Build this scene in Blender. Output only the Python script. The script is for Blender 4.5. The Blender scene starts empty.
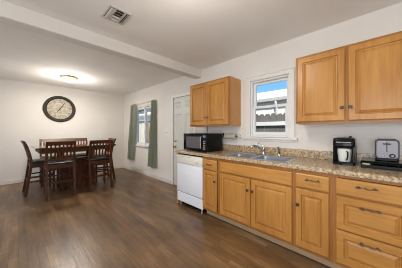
import bpy, bmesh, math, random
from mathutils import Vector, Matrix
random.seed(7)
PI = math.pi
SC = bpy.context.scene
COL = SC.collection

# ------------------------------------------------------------------ camera
cam_d = bpy.data.cameras.new('camera'); cam = bpy.data.objects.new('camera', cam_d); COL.objects.link(cam)
cam_d.sensor_width = 36.0; cam_d.lens = 178.683 / 402 * 36
cam_d.shift_y = -(134 - 131.17) / 402
cam_d.clip_start = 0.02; cam_d.clip_end = 200
cam.location = (0, 0, 1.236)
cam.rotation_euler = (PI / 2, 0, -math.radians(45.609))
SC.camera = cam

# ------------------------------------------------------------------ exposure, world, sun, added fill lights
SC.view_settings.view_transform = 'Standard'
SC.view_settings.look = 'None'
SC.view_settings.gamma = 1
SC.view_settings.use_curve_mapping = False
SC.view_settings.exposure = 0.3
SC.cycles.use_denoising = True
SC.cycles.filter_width = 1.0
SC.cycles.max_bounces = 10
SC.cycles.diffuse_bounces = 6
SC.cycles.sample_clamp_indirect = 6

wd = bpy.data.worlds.new('sky'); SC.world = wd; wd.use_nodes = True
nt = wd.node_tree; nt.nodes.clear()
wo = nt.nodes.new('ShaderNodeOutputWorld'); bg = nt.nodes.new('ShaderNodeBackground')
tc = nt.nodes.new('ShaderNodeTexCoord'); sx = nt.nodes.new('ShaderNodeSeparateXYZ'); rp = nt.nodes.new('ShaderNodeValToRGB')
nt.links.new(tc.outputs['Generated'], sx.inputs[0]); nt.links.new(sx.outputs['Z'], rp.inputs[0])
nt.links.new(rp.outputs[0], bg.inputs[0]); nt.links.new(bg.outputs[0], wo.inputs[0])
cr = rp.color_ramp
cr.elements[0].position = 0.0; cr.elements[0].color = (0.62, 0.82, 1.0, 1)
cr.elements[1].position = 0.5; cr.elements[1].color = (0.10, 0.30, 0.85, 1)
e = cr.elements.new(0.22); e.color = (0.22, 0.52, 1.0, 1)
bg.inputs[1].default_value = 1.0

SUN_POWER = 6.0
LEFT_FILL_POWER = 56.0  # added fill lights, all out of view
REAR_FILL_POWER = 3.0
DINING_SIDE_FILL_POWER = 4.0
LEFT_TALL_FILL_POWER = 7.0
KITCHEN_LAMP_POWER = 20.0
DINING_LAMP_POWER = 50.0

ld = bpy.data.lights.new('sun', 'SUN'); ld.energy = SUN_POWER; ld.angle = 0.01; ld.color = (1, 0.95, 0.86)
lo = bpy.data.objects.new('sun', ld); COL.objects.link(lo); lo.location = (-6, -3, 10)
lo.rotation_euler = Vector((0.55, 0.28, -0.92)).to_track_quat('-Z', 'Y').to_euler()

def area(name, loc, direction, sx_, sy_, power, color):
    d = bpy.data.lights.new(name, 'AREA'); d.shape = 'RECTANGLE'; d.size = sx_; d.size_y = sy_; d.energy = power; d.color = color
    o = bpy.data.objects.new(name, d); COL.objects.link(o); o.location = loc
    o.rotation_euler = Vector(direction).to_track_quat('-Z', 'Y').to_euler()
    return o
area('fill_left', (-1.86, -0.3, 1.25), (1, 0, 0), 2.0, 1.5, LEFT_FILL_POWER, (1.0, 0.99, 0.985))  # fill light added left of view to brighten the cabinet fronts
area('fill_left_tall', (-1.86, 1.6, 1.05), (1, 0, 0), 1.5, 2.0, LEFT_TALL_FILL_POWER, (1.0, 0.99, 0.985))  # tall fill added further along the left, placed to graze the beam
area('fill_dining_side', (-1.86, 4.6, 1.5), (1, 0, 0), 2.0, 1.3, DINING_SIDE_FILL_POWER, (1.0, 0.99, 0.985))  # fill added out of view to brighten the dining walls
area('fill_rear', (0.4, -1.96, 1.5), (0, 1, 0), 2.2, 1.3, REAR_FILL_POWER, (1.0, 0.99, 0.985))  # weak fill added behind the camera

# ------------------------------------------------------------------ node helpers / materials
def mat(name, color, rough=0.5, metal=0.0, spec=0.5, coat=0.0):
    m = bpy.data.materials.new(name); m.use_nodes = True
    b = m.node_tree.nodes['Principled BSDF']
    b.inputs['Base Color'].default_value = (*color, 1); b.inputs['Roughness'].default_value = rough
    b.inputs['Metallic'].default_value = metal; b.inputs['Specular IOR Level'].default_value = spec
    b.inputs['Coat Weight'].default_value = coat
    return m
def nodes(m): return m.node_tree.nodes, m.node_tree.links, m.node_tree.nodes['Principled BSDF']
def ramp(N, stops):
    r = N.new('ShaderNodeValToRGB'); c = r.color_ramp
    c.elements[0].position, c.elements[0].color = stops[0][0], (*stops[0][1], 1)
    c.elements[1].position, c.elements[1].color = stops[-1][0], (*stops[-1][1], 1)
    for p, col in stops[1:-1]:
        e = c.elements.new(p); e.color = (*col, 1)
    return r
def coords(N, L, scale, rot=(0, 0, 0), kind='Object'):
    t = N.new('ShaderNodeTexCoord'); mp = N.new('ShaderNodeMapping')
    mp.inputs['Scale'].default_value = scale; mp.inputs['Rotation'].default_value = rot
    L.new(t.outputs[kind], mp.inputs[0]); return mp
def noise(N, L, vec, scale, detail=4, rough=0.5, dist=0.0):
    n = N.new('ShaderNodeTexNoise'); n.inputs['Scale'].default_value = scale; n.inputs['Detail'].default_value = detail
    n.inputs['Roughness'].default_value = rough; n.inputs['Distortion'].default_value = dist
    L.new(vec.outputs[0], n.inputs['Vector']); return n
def bump(N, L, b, height, strength, dist=0.01):
    bp = N.new('ShaderNodeBump'); bp.inputs['Strength'].default_value = strength; bp.inputs['Distance'].default_value = dist
    L.new(height, bp.inputs['Height']); L.new(bp.outputs[0], b.inputs['Normal'])
def wood(name, dark, light, axis='Z', rough=0.35, fine=1.0, coat=0.0):
    m = mat(name, light, rough, spec=0.35, coat=coat); N, L, b = nodes(m)
    s = {'X': (1.2, 14, 14), 'Y': (14, 1.2, 14), 'Z': (14, 14, 1.2)}[axis]
    mp = coords(N, L, tuple(v * fine for v in s))
    n = noise(N, L, mp, 2.2, 6, 0.62, 0.6)
    s2 = {'X': (.7, 3, 3), 'Y': (3, .7, 3), 'Z': (3, 3, .7)}[axis]
    n2 = noise(N, L, coords(N, L, s2), 1.6, 2)
    mx = N.new('ShaderNodeMath'); mx.operation = 'MULTIPLY_ADD'; mx.inputs[1].default_value = 0.55
    L.new(n.outputs[0], mx.inputs[0])
    m2 = N.new('ShaderNodeMath'); m2.operation = 'MULTIPLY'; m2.inputs[1].default_value = 0.45
    L.new(n2.outputs[0], m2.inputs[0]); L.new(m2.outputs[0], mx.inputs[2])
    r = ramp(N, [(0.32, dark), (0.68, light)]); L.new(mx.outputs[0], r.inputs[0]); L.new(r.outputs[0], b.inputs['Base Color'])
    bump(N, L, b, n.outputs[0], 0.08, 0.003)
    return m
def painted(name, color, rough, scale, strength, vary=0.04):
    m = mat(name, color, rough); N, L, b = nodes(m)
    mp = coords(N, L, (1, 1, 1)); n = noise(N, L, mp, scale, 5, 0.6)
    n2 = noise(N, L, mp, 1.3, 2)
    c = Vector(color); r = ramp(N, [(0.3, tuple(c * (1 - vary))), (0.7, tuple(c * (1 + vary)))])
    L.new(n2.outputs[0], r.inputs[0]); L.new(r.outputs[0], b.inputs['Base Color'])
    bump(N, L, b, n.outputs[0], strength, 0.006)
    return m

M = {}
M['wall'] = painted('wall_paint', (0.70, 0.662, 0.615), 0.75, 60, 0.15)
M['ceiling'] = painted('ceiling_paint', (0.80, 0.775, 0.735), 0.8, 28, 0.3)
M['trim'] = painted('trim_paint', (0.74, 0.72, 0.68), 0.4, 30, 0.03, 0.02)
M['baseboard'] = painted('baseboard_paint', (0.66, 0.62, 0.575), 0.5, 30, 0.03, 0.02)
M['door'] = painted('door_paint', (0.60, 0.60, 0.55), 0.45, 30, 0.03, 0.02)
M['vinyl'] = mat('window_vinyl', (0.75, 0.75, 0.74), 0.35)
M['maple_v'] = wood('maple_upright_grain', (0.35, 0.146, 0.029), (0.56, 0.272, 0.066), 'Z', 0.30)
M['maple_h'] = wood('maple_level_grain', (0.35, 0.146, 0.029), (0.56, 0.272, 0.066), 'Y', 0.30)
M['maple_side'] = wood('maple_side_panel', (0.44, 0.205, 0.066), (0.60, 0.31, 0.11), 'Z', 0.3)
M['maple_f'] = wood('maple_frame_shaded', (0.27, 0.105, 0.021), (0.40, 0.175, 0.040), 'Z', 0.36)  # dark frame stain, with shade of the door gaps put into the colour
M['toe'] = wood('toe_board', (0.36, 0.25, 0.14), (0.46, 0.33, 0.20), 'Y', 0.45)
M['cherry'] = wood('dark_cherry', (0.030, 0.009, 0.003), (0.120, 0.038, 0.011), 'Z', 0.36)
M['cherry_x'] = wood('dark_cherry_level', (0.032, 0.010, 0.003), (0.14, 0.048, 0.014), 'X', 0.36)
M['cherry_top'] = wood('dark_cherry_polished', (0.035, 0.012, 0.006), (0.10, 0.036, 0.016), 'X', 0.10, coat=0.6)
M['leather'] = mat('black_leather', (0.010, 0.010, 0.011), 0.35, spec=0.3)
M['bronze'] = mat('antique_bronze', (0.16, 0.12, 0.075), 0.4, 0.8)
M['lamprim'] = mat('tan_bronze_rim', (0.42, 0.34, 0.25), 0.4, 0.5)
M['pewter'] = mat('dark_pewter', (0.075, 0.068, 0.058), 0.4, 0.8)
M['brass'] = mat('polished_brass', (0.72, 0.46, 0.12), 0.2, 1.0)
M['steel'] = mat('brushed_steel', (0.72, 0.74, 0.77), 0.32, 1.0)
M['chrome'] = mat('chrome', (0.58, 0.57, 0.55), 0.16, 1.0)
M['mwhandle'] = mat('dull_silver', (0.22, 0.22, 0.23), 0.35, 0.6)
M['bowl'] = mat('satin_steel_bowl', (0.46, 0.47, 0.49), 0.38, 1.0)
M['appliance'] = mat('white_enamel', (0.78, 0.80, 0.83), 0.28)
M['control'] = mat('cream_plastic', (0.76, 0.72, 0.63), 0.4)
M['greyplastic'] = mat('grey_plastic', (0.33, 0.32, 0.30), 0.45)
M['black'] = mat('black_gloss', (0.005, 0.005, 0.006), 0.16, spec=0.18)
M['blacksatin'] = mat('black_satin', (0.006, 0.006, 0.006), 0.36, spec=0.14)
M['mwglass'] = mat('microwave_glass', (0.085, 0.083, 0.09), 0.12, coat=1.0)
M['silver'] = mat('silver_toaster', (0.17, 0.165, 0.175), 0.4, 0.5)
M['paleplastic'] = mat('pale_white_plastic', (0.66, 0.67, 0.62), 0.35)
M['paper'] = mat('kraft_paper', (0.46, 0.42, 0.37), 0.85)
M['clockframe'] = mat('clock_frame_brown', (0.032, 0.023, 0.016), 0.55, spec=0.25)
M['ink'] = mat('clock_ink', (0.16, 0.12, 0.08), 0.6)
M['ventdark'] = mat('duct_dark', (0.03, 0.028, 0.025), 0.8)
M['ventwhite'] = mat('vent_enamel', (0.55, 0.52, 0.47), 0.5)
M['packet'] = mat('green_packet', (0.55, 0.62, 0.30), 0.5)
M['grass'] = painted('dry_grass', (0.30, 0.27, 0.16), 0.9, 40, 0.4, 0.25)
M['stucco'] = painted('pale_stucco', (0.80, 0.74, 0.64), 0.9, 30, 0.3)
M['roofpale'] = painted('pale_roof', (0.72, 0.68, 0.62), 0.9, 24, 0.4)
M['roofbrown'] = painted('brown_shingle', (0.16, 0.12, 0.10), 0.9, 24, 0.4, 0.15)
M['gutter'] = mat('gutter_paint', (0.50, 0.46, 0.40), 0.5)
M['weathered'] = wood('weathered_fence', (0.10, 0.09, 0.08), (0.20, 0.18, 0.165), 'Z', 0.85)
M['palewood'] = wood('pale_tan_board', (0.52, 0.44, 0.33), (0.70, 0.62, 0.50), 'Z', 0.85)
M['darkrail'] = wood('dark_rail', (0.10, 0.08, 0.065), (0.17, 0.14, 0.115), 'Y', 0.85)
M['tanpost'] = wood('tan_post', (0.42, 0.27, 0.15), (0.55, 0.38, 0.22), 'Z', 0.85)
M['railpale'] = wood('pale_rail', (0.62, 0.60, 0.56), (0.72, 0.70, 0.66), 'Y', 0.8)

def mk_face():
    m = mat('clock_face_parchment', (0.60, 0.54, 0.42), 0.6); N, L, b = nodes(m)
    mp = coords(N, L, (1, 1, 1)); n = noise(N, L, mp, 22, 5, 0.65)
    r = ramp(N, [(0.35, (0.25, 0.21, 0.145)), (0.6, (0.50, 0.45, 0.36))]); L.new(n.outputs[0], r.inputs[0])
    L.new(r.outputs[0], b.inputs['Base Color']); return m
M['clockface'] = mk_face()

def mk_floor():
    m = mat('dark_plank_laminate', (0.07, 0.04, 0.025), 0.33, spec=0.65); N, L, b = nodes(m)
    mp = coords(N, L, (1, 1, 1), (0, 0, PI / 2))
    br = N.new('ShaderNodeTexBrick'); br.offset = 0.37; br.inputs['Scale'].default_value = 1
    br.inputs['Brick Width'].default_value = 0.42; br.inputs['Row Height'].default_value = 0.068
    br.inputs['Mortar Size'].default_value = 0.0009; br.inputs['Mortar Smooth'].default_value = 0.3
    br.inputs['Color1'].default_value = (0, 0, 0, 1); br.inputs['Color2'].default_value = (1, 1, 1, 1); br.inputs['Mortar'].default_value = (0.5, 0.5, 0.5, 1)
    L.new(mp.outputs[0], br.inputs['Vector'])
    g = noise(N, L, coords(N, L, (16, 1.6, 16)), 2.0, 7, 0.65, 0.8)
    g2 = noise(N, L, coords(N, L, (6, 1.3, 6)), 1.1, 3, 0.5)
    a = N.new('ShaderNodeMix'); a.data_type = 'RGBA'; a.inputs[0].default_value = 0.20
    L.new(g.outputs['Color'], a.inputs[6]); L.new(br.outputs['Color'], a.inputs[7])
    bw = N.new('ShaderNodeRGBToBW'); L.new(a.outputs[2], bw.inputs[0])
    ad = N.new('ShaderNodeMath'); ad.operation = 'MULTIPLY_ADD'; ad.inputs[1].default_value = 0.5
    L.new(g2.outputs[0], ad.inputs[0]); 
    mu = N.new('ShaderNodeMath'); mu.operation = 'MULTIPLY'; mu.inputs[1].default_value = 0.6; L.new(bw.outputs[0], mu.inputs[0]); L.new(mu.outputs[0], ad.inputs[2])
    r = ramp(N, [(0.30, (0.045, 0.022, 0.008)), (0.47, (0.122, 0.064, 0.026)), (0.60, (0.185, 0.103, 0.043)), (0.76, (0.32, 0.195, 0.085))])
    L.new(ad.outputs[0], r.inputs[0])
    dk = N.new('ShaderNodeMix'); dk.data_type = 'RGBA'; dk.inputs[7].default_value = (0.014, 0.009, 0.006, 1)
    L.new(br.outputs['Fac'], dk.inputs[0]); L.new(r.outputs[0], dk.inputs[6]); L.new(dk.outputs[2], b.inputs['Base Color'])
    rr = N.new('ShaderNodeMapRange'); rr.inputs[3].default_value = 0.22; rr.inputs[4].default_value = 0.46
    L.new(g.outputs[0], rr.inputs[0]); L.new(rr.outputs[0], b.inputs['Roughness'])
    bump(N, L, b, g.outputs[0], 0.35, 0.004)
    return m
M['floor'] = mk_floor()

def mk_granite():
    m = mat('speckled_brown_laminate', (0.3, 0.2, 0.12), 0.22); N, L, b = nodes(m)
    mp = coords(N, L, (1, 1, 1))
    n = noise(N, L, mp, 50, 5, 0.75); v = N.new('ShaderNodeTexVoronoi'); v.inputs['Scale'].default_value = 85
    L.new(mp.outputs[0], v.inputs['Vector'])
    r = ramp(N, [(0.34, (0.05, 0.03, 0.016)), (0.42, (0.26, 0.16, 0.075)), (0.51, (0.48, 0.345, 0.19)), (0.62, (0.69, 0.585, 0.41))])
    L.new(n.outputs[0], r.inputs[0])
    mx = N.new('ShaderNodeMix'); mx.data_type = 'RGBA'; mx.inputs[0].default_value = 0.22
    bw = N.new('ShaderNodeRGBToBW'); L.new(v.outputs['Color'], bw.inputs[0])
    r2 = ramp(N, [(0.2, (0.05, 0.03, 0.02)), (0.75, (0.62, 0.48, 0.34))]); L.new(bw.outputs[0], r2.inputs[0])
    L.new(r.outputs[0], mx.inputs[6]); L.new(r2.outputs[0], mx.inputs[7]); L.new(mx.outputs[2], b.inputs['Base Color'])
    return m
M['granite'] = mk_granite()

def mk_fabric():
    m = mat('sage_green_curtain', (0.22, 0.30, 0.235), 0.85); N, L, b = nodes(m)
    n = noise(N, L, coords(N, L, (3, 60, 200)), 4, 3); r = ramp(N, [(0.3, (0.36, 0.395, 0.30)), (0.7, (0.56, 0.59, 0.475))])
    L.new(n.outputs[0], r.inputs[0]); L.new(r.outputs[0], b.inputs['Base Color'])
    b.inputs['Sheen Weight'].default_value = 0.3
    tr = N.new('ShaderNodeBsdfTranslucent'); L.new(r.outputs[0], tr.inputs['Color'])
    ms = N.new('ShaderNodeMixShader'); ms.inputs[0].default_value = 0.35
    out = [x for x in N if x.type == 'OUTPUT_MATERIAL'][0]
    L.new(b.outputs[0], ms.inputs[1]); L.new(tr.outputs[0], ms.inputs[2]); L.new(ms.outputs[0], out.inputs[0])
    return m
M['curtain'] = mk_fabric()

def mk_glass():
    m = bpy.data.materials.new('window_glass'); m.use_nodes = True; N = m.node_tree.nodes; L = m.node_tree.links; N.clear()
    o = N.new('ShaderNodeOutputMaterial'); t = N.new('ShaderNodeBsdfTransparent'); t.inputs[0].default_value = (0.95, 0.97, 0.96, 1)
    g = N.new('ShaderNodeBsdfGlossy'); g.inputs['Roughness'].default_value = 0.02
    lw = N.new('ShaderNodeLayerWeight'); f = N.new('ShaderNodeMath'); f.operation = 'POWER'; f.inputs[1].default_value = 5.0; L.new(lw.outputs['Facing'], f.inputs[0])
    ms = N.new('ShaderNodeMixShader'); L.new(f.outputs[0], ms.inputs[0]); L.new(t.outputs[0], ms.inputs[1]); L.new(g.outputs[0], ms.inputs[2]); L.new(ms.outputs[0], o.inputs[0])
    return m
M['glass'] = mk_glass()
def mk_emit(name, color, strength):
    m = mat(name, (0.35, 0.30, 0.22), 0.3); N, L, b = nodes(m)
    b.inputs['Emission Color'].default_value = (*color, 1); b.inputs['Emission Strength'].default_value = strength
    return m
M['lampglass'] = mk_emit('lit_frosted_glass', (1.0, 0.80, 0.46), 0.95)

# ------------------------------------------------------------------ mesh helpers
def B(): return bmesh.new()
def box(bm, x0, x1, y0, y1, z0, z1, bev=0.0, seg=1):
    x0, x1 = min(x0, x1), max(x0, x1); y0, y1 = min(y0, y1), max(y0, y1); z0, z1 = min(z0, z1), max(z0, z1)
    vs = [bm.verts.new(p) for p in ((x0, y0, z0), (x1, y0, z0), (x1, y1, z0), (x0, y1, z0), (x0, y0, z1), (x1, y0, z1), (x1, y1, z1), (x0, y1, z1))]
    fs = [bm.faces.new([vs[i] for i in q]) for q in ((0, 3, 2, 1), (4, 5, 6, 7), (0, 1, 5, 4), (1, 2, 6, 5), (2, 3, 7, 6), (3, 0, 4, 7))]
    if bev > 0:
        es = list({ed for f in fs for ed in f.edges})
        bmesh.ops.bevel(bm, geom=es, offset=bev, segments=seg, affect='EDGES', profile=0.5)
    return bm
def frame_of(d):
    d = d.normalized(); u = d.orthogonal().normalized(); return u, d.cross(u)
def loft(bm, loops, cap=True, closed=False):
    n = len(loops[0]); vv = [[bm.verts.new(p) for p in lp] for lp in loops]
    rng = range(len(vv)) if closed else range(len(vv) - 1)
    for i in rng:
        a, b_ = vv[i], vv[(i + 1) % len(vv)]
        for j in range(n):
            bm.faces.new((a[j], a[(j + 1) % n], b_[(j + 1) % n], b_[j]))
    if cap and not closed:
        bm.faces.new(list(reversed(vv[0]))); bm.faces.new(vv[-1])
    return vv
def tube(bm, pts, r, seg=10, closed=False):
    pts = [Vector(p) for p in pts]; n = len(pts); rs = r if isinstance(r, (list, tuple)) else [r] * n
    loops = []; u = None
    for i, p in enumerate(pts):
        if closed: d = pts[(i + 1) % n] - pts[i - 1]
        else: d = pts[min(i + 1, n - 1)] - pts[max(i - 1, 0)]
        d.normalize()
        if u is None: u = d.orthogonal().normalized()
        else: u = (u - d * u.dot(d)).normalized()
        w = d.cross(u)
        loops.append([p + (u * math.cos(2 * PI * k / seg) + w * math.sin(2 * PI * k / seg)) * rs[i] for k in range(seg)])
    loft(bm, loops, True, closed); return bm
def cyl(bm, p0, p1, r0, r1=None, seg=20): return tube(bm, [p0, p1], [r0, r0 if r1 is None else r1], seg)
def lathe(bm, prof, c, axis=(0, 0, 1), seg=32, cap=True):
    """prof: (radius, distance along axis)"""
    ax = Vector(axis).normalized(); u, w = frame_of(ax); c = Vector(c)
    loft(bm, [[c + ax * h + (u * math.cos(2 * PI * k / seg) + w * math.sin(2 * PI * k / seg)) * max(r, 1e-4) for k in range(seg)] for r, h in prof], cap)
    return bm
def bar(bm, path, sx_, sy_, axis='Y'):
    """rectangular-section post swept along a path in z; sx_ wide in x, sy_ deep in y"""
    loops = []
    for p in path:
        x, y, z = p
        loops.append([(x - sx_ / 2, y - sy_ / 2, z), (x + sx_ / 2, y - sy_ / 2, z), (x + sx_ / 2, y + sy_ / 2, z), (x - sx_ / 2, y + sy_ / 2, z)])
    loft(bm, loops); return bm
def shift(bm, v): bmesh.ops.translate(bm, verts=bm.verts, vec=Vector(v)); return bm
def rot(bm, a, ax='Z', c=(0, 0, 0)):
    bmesh.ops.rotate(bm, verts=bm.verts, cent=Vector(c), matrix=Matrix.Rotation(a, 3, ax)); return bm

def obj(name, bm, m, parent=None, smooth=False, base=None, label=None):
    """one mesh object; base = world position of the thing when the mesh was drawn in world coordinates"""
    if base is not None: shift(bm, -Vector(base))
    bmesh.ops.recalc_face_normals(bm, faces=bm.faces)
    me = bpy.data.meshes.new(name); bm.to_mesh(me); bm.free()
    me.materials.append(M[m] if isinstance(m, str) else m)
    if smooth:
        for p in me.polygons: p.use_smooth = True
        me.set_sharp_from_angle(angle=math.radians(35))
    o = bpy.data.objects.new(name, me); COL.objects.link(o)
    if parent: o.parent = parent
    if label: o['label'] = label
    return o
def tag(o, label, cat, group=None, kind=None):
    o['label'] = label; o['category'] = cat
    if group: o['group'] = group
    if kind: o['kind'] = kind
    return o
def thing(name, label, cat, loc=(0, 0, 0), rz=0.0, group=None):
    o = bpy.data.objects.new(name, None); o.empty_display_size = 0.1; COL.objects.link(o)
    o.location = loc; o.rotation_euler = (0, 0, rz); return tag(o, label, cat, group)
def struct(name, bm, m, smooth=False, label=None):
    o = obj(name, bm, m, None, smooth); o['kind'] = 'structure'
    if label: o['label'] = label
    return o
def dup(root, loc, rz, label):
    r = root.copy(); COL.objects.link(r); r.location = loc; r.rotation_euler = (0, 0, rz); r['label'] = label
    def rec(src, dst):
        for ch in [o for o in bpy.data.objects if o.parent == src]:
            c = ch.copy(); COL.objects.link(c); c.parent = dst; rec(ch, c)
    rec(root, r); return r

W, D, H = 2.503, 6.129, 2.44
XL, YR = -1.70, -1.80            # left wall and rear wall of the space the photographer stands in
T = 0.12
# ------------------------------------------------------------------ setting
struct('floor', box(B(), XL - T, W + T, YR - T, D + T, -0.08, 0.0), 'floor', label='dark brown wood plank floor')
struct('ceiling', box(B(), XL - T - .3, W + T + .25, YR - T - .3, D + T + .3, H, H + 0.14), 'ceiling', label='off-white textured ceiling')
def wall_x(x0, x1, ya, yb, holes):
    bm = B(); cuts = sorted({ya, yb} | {h[0] for h in holes} | {h[1] for h in holes})
    for a, b_ in zip(cuts, cuts[1:]):
        hs = [h for h in holes if h[0] <= a + 1e-6 and h[1] >= b_ - 1e-6]
        z = 0.0
        for h in sorted(hs, key=lambda q: q[2]):
            if h[2] > z + 1e-6: box(bm, x0, x1, a, b_, z, h[2])
            z = h[3]
        if z < H: box(bm, x0, x1, a, b_, z, H)
    bmesh.ops.remove_doubles(bm, verts=bm.verts, dist=1e-5); return bm
KW = (0.815, 1.385, 1.145, 1.998)      # kitchen window opening y0,y1,z0,z1
DW = (4.20, 5.28, 0.82, 1.955)         # dining window opening
DR = (2.645, 3.355, 0.0, 2.005)        # door opening
struct('wall_right', wall_x(W, W + T, YR - T, D + T, [KW, DW, DR]), 'wall', label='off-white painted wall with windows and door')
struct('wall_back', box(B(), XL - T, W, D, D + T, 0, H), 'wall', label='off-white wall behind the dining table')
LW = (0.85, 2.35, 0.05, 2.05)  # openings added in the unseen left wall for the fill lights
LW3 = (-1.3, 0.7, 0.5, 2.0)
LW2 = (3.6, 5.6, 0.85, 2.15)
struct('wall_left', wall_x(XL - T, XL, YR - T, D, [LW, LW2, LW3]), 'wall')
bm = wall_x(YR - T, YR, -W, -XL, [(-1.5, 0.7, 0.85, 2.15)])   # drawn along y, then turned; hole added for the rear fill
bmesh.ops.rotate(bm, verts=bm.verts, cent=(0, 0, 0), matrix=Matrix.Rotation(PI / 2, 3, 'Z'))
for v in bm.verts: v.co.x, v.co.y = -v.co.y if False else v.co.x, v.co.y
struct('wall_front', bm, 'wall')
struct('trim_1', box(B(), XL, W, 2.44, 2.60, 2.285, H, 0.006), 'wall', label='boxed ceiling beam between kitchen and dining area')
bm = B(); box(bm, XL, W - 0.014, D - 0.014, D, 0.0, 0.085, 0.004)
struct('baseboard_back', bm, 'baseboard', label='white baseboard under the wall clock')
bm = B(); box(bm, W - 0.014, W, 3.425, D - 0.014, 0.0, 0.085, 0.004)
struct('baseboard_right', bm, 'baseboard', label='white baseboard from corner to door')

# door with casing
door = bpy.data.objects.new('door_1', None); COL.objects.link(door); door.location = (W, 3.0, 0); door['kind'] = 'structure'
door['label'] = 'pale grey six-panel door with brass knob'
db = (W, 3.0, 0)
bm = B()
for y0, y1 in ((2.585, 2.655), (3.345, 3.415)): box(bm, W - 0.016, W + 0.01, y0, y1, 0, 2.065, 0.004)
box(bm, W - 0.016, W + 0.01, 2.655, 3.345, 1.995, 2.065, 0.004)
obj('door_casing', bm, 'trim', door, base=db)
def panel_rings(bm, xf, y0, y1, z0, z1, prof, back):
    """front facing -x: rectangular rings (inset, outward height); closed by the last ring; body back to depth"""
    loops = [[(xf + back, y0, z0), (xf + back, y1, z0), (xf + back, y1, z1), (xf + back, y0, z1)]]
    for ins, h in prof:
        loops.append([(xf - h, y0 + ins, z0 + ins), (xf - h, y1 - ins, z0 + ins), (xf - h, y1 - ins, z1 - ins), (xf - h, y0 + ins, z1 - ins)])
    loft(bm, loops); return bm
bm = B()
cols = [(2.66, 2.75), (2.75, 2.945), (2.945, 3.08), (3.08, 3.28), (3.28, 3.34)]
rows = [(0.008, 0.22), (0.22, 0.80), (0.80, 0.98), (0.98, 1.62), (1.62, 1.755), (1.755, 1.90), (1.90, 1.99)]
for i, (a, b_) in enumerate(cols):
    for j, (c, d) in enumerate(rows):
        if i % 2 and j % 2:
            loops = []
            for ins, h in ((0, 0), (0.022, -0.010), (0.030, -0.010), (0.05, -0.002)):
                loops.append([(W + 0.012 - h, a + ins, c + ins), (W + 0.012 - h, b_ - ins, c + ins), (W + 0.012 - h, b_ - ins, d - ins), (W + 0.012 - h, a + ins, d - ins)])
            vv = [[bm.verts.new(p) for p in lp] for lp in loops]
            for q in range(3):
                for k in range(4): bm.faces.new((vv[q][k], vv[q][(k + 1) % 4], vv[q + 1][(k + 1) % 4], vv[q + 1][k]))
            bm.faces.new(vv[-1])
        else:
            bm.faces.new([bm.verts.new(p) for p in ((W + 0.012, a, c), (W + 0.012, b_, c), (W + 0.012, b_, d), (W + 0.012, a, d))])
box(bm, W + 0.026, W + 0.05, 2.66, 3.34, 0.008, 1.99)
bmesh.ops.remove_doubles(bm, verts=bm.verts, dist=1e-5)
obj('door_panel', bm, 'door', door, base=db)
bm = B(); lathe(bm, [(0.030, 0), (0.030, 0.006), (0.012, 0.012), (0.012, 0.03), (0.024, 0.04), (0.029, 0.052), (0.022, 0.066), (0.001, 0.069)], (W + 0.012, 3.275, 0.885), (-1, 0, 0), 20)
obj('door_knob', bm, 'brass', door, True, db, 'round brass knob')
bm = B(); lathe(bm, [(0.027, 0), (0.027, 0.012), (0.019, 0.02), (0.001, 0.021)], (W + 0.012, 3.275, 1.015), (-1, 0, 0), 20); box(bm, W - 0.014, W - 0.006, 3.271, 3.279, 1.0, 1.03)
obj('deadbolt', bm, 'brass', door, True, db, 'small brass deadbolt')

# kitchen window
def window_thing(name, base, label):
    o = bpy.data.objects.new(name, None); COL.objects.link(o); o.location = base; o['kind'] = 'structure'; o['label'] = label; return o
def rect_frame(bm, x0, x1, y0, y1, z0, z1, w, bev=0.003, wb=None):
    wb = w if wb is None else wb
    box(bm, x0, x1, y0, y0 + w, z0, z1, bev); box(bm, x0, x1, y1 - w, y1, z0, z1, bev)
    box(bm, x0, x1, y0 + w, y1 - w, z0, z0 + wb, bev); box(bm, x0, x1, y0 + w, y1 - w, z1 - w, z1, bev)
kb = (W, 1.1, KW[2])
kw = window_thing('window_1', kb, 'white double-hung window above the sink')
bm = B()
for y0, y1 in ((KW[0] - 0.068, KW[0] + 0.004), (KW[1] - 0.004, KW[1] + 0.068)): box(bm, W - 0.02, W + 0.012, y0, y1, KW[2], 2.05, 0.004)
box(bm, W - 0.02, W + 0.012, KW[0] + 0.004, KW[1] - 0.004, KW[3] - 0.004, 2.05, 0.004)
box(bm, W - 0.024, W + 0.005, KW[0] - 0.073, KW[1] + 0.073, 2.05, 2.062, 0.003)
obj('casing', bm, 'trim', kw, base=kb)
bm = B(); box(bm, W - 0.055, W + 0.05, KW[0] - 0.105, KW[1] + 0.105, KW[2] - 0.024, KW[2], 0.006, 2); box(bm, W - 0.016, W, KW[0] - 0.07, KW[1] + 0.07, KW[2] - 0.055, KW[2] - 0.024, 0.003)
obj('window_sill', bm, 'trim', kw, base=kb)
bm = B(); rect_frame(bm, W + 0.014, W + 0.11, KW[0], KW[1], KW[2], KW[3], 0.026)
obj('window_frame', bm, 'vinyl', kw, base=kb)
s1 = B(); rect_frame(s1, W + 0.032, W + 0.062, KW[0] + .026, KW[1] - .026, KW[2] + .026, 1.615, 0.040, wb=0.055)
sash = obj('lower_sash', s1, 'vinyl', kw, base=kb)
bm = B(); box(bm, W + 0.046, W + 0.050, KW[0] + .066, KW[1] - .066, KW[2] + .079, 1.577)
obj('pane', bm, 'glass', sash, base=kb)
s2 = B(); rect_frame(s2, W + 0.068, W + 0.098, KW[0] + .026, KW[1] - .026, 1.577, KW[3] - .026, 0.034)
sash = obj('upper_sash', s2, 'vinyl', kw, base=kb)
bm = B(); box(bm, W + 0.082, W + 0.086, KW[0] + .062, KW[1] - .062, 1.610, KW[3] - .058)
obj('pane', bm, 'glass', sash, base=kb)
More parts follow.
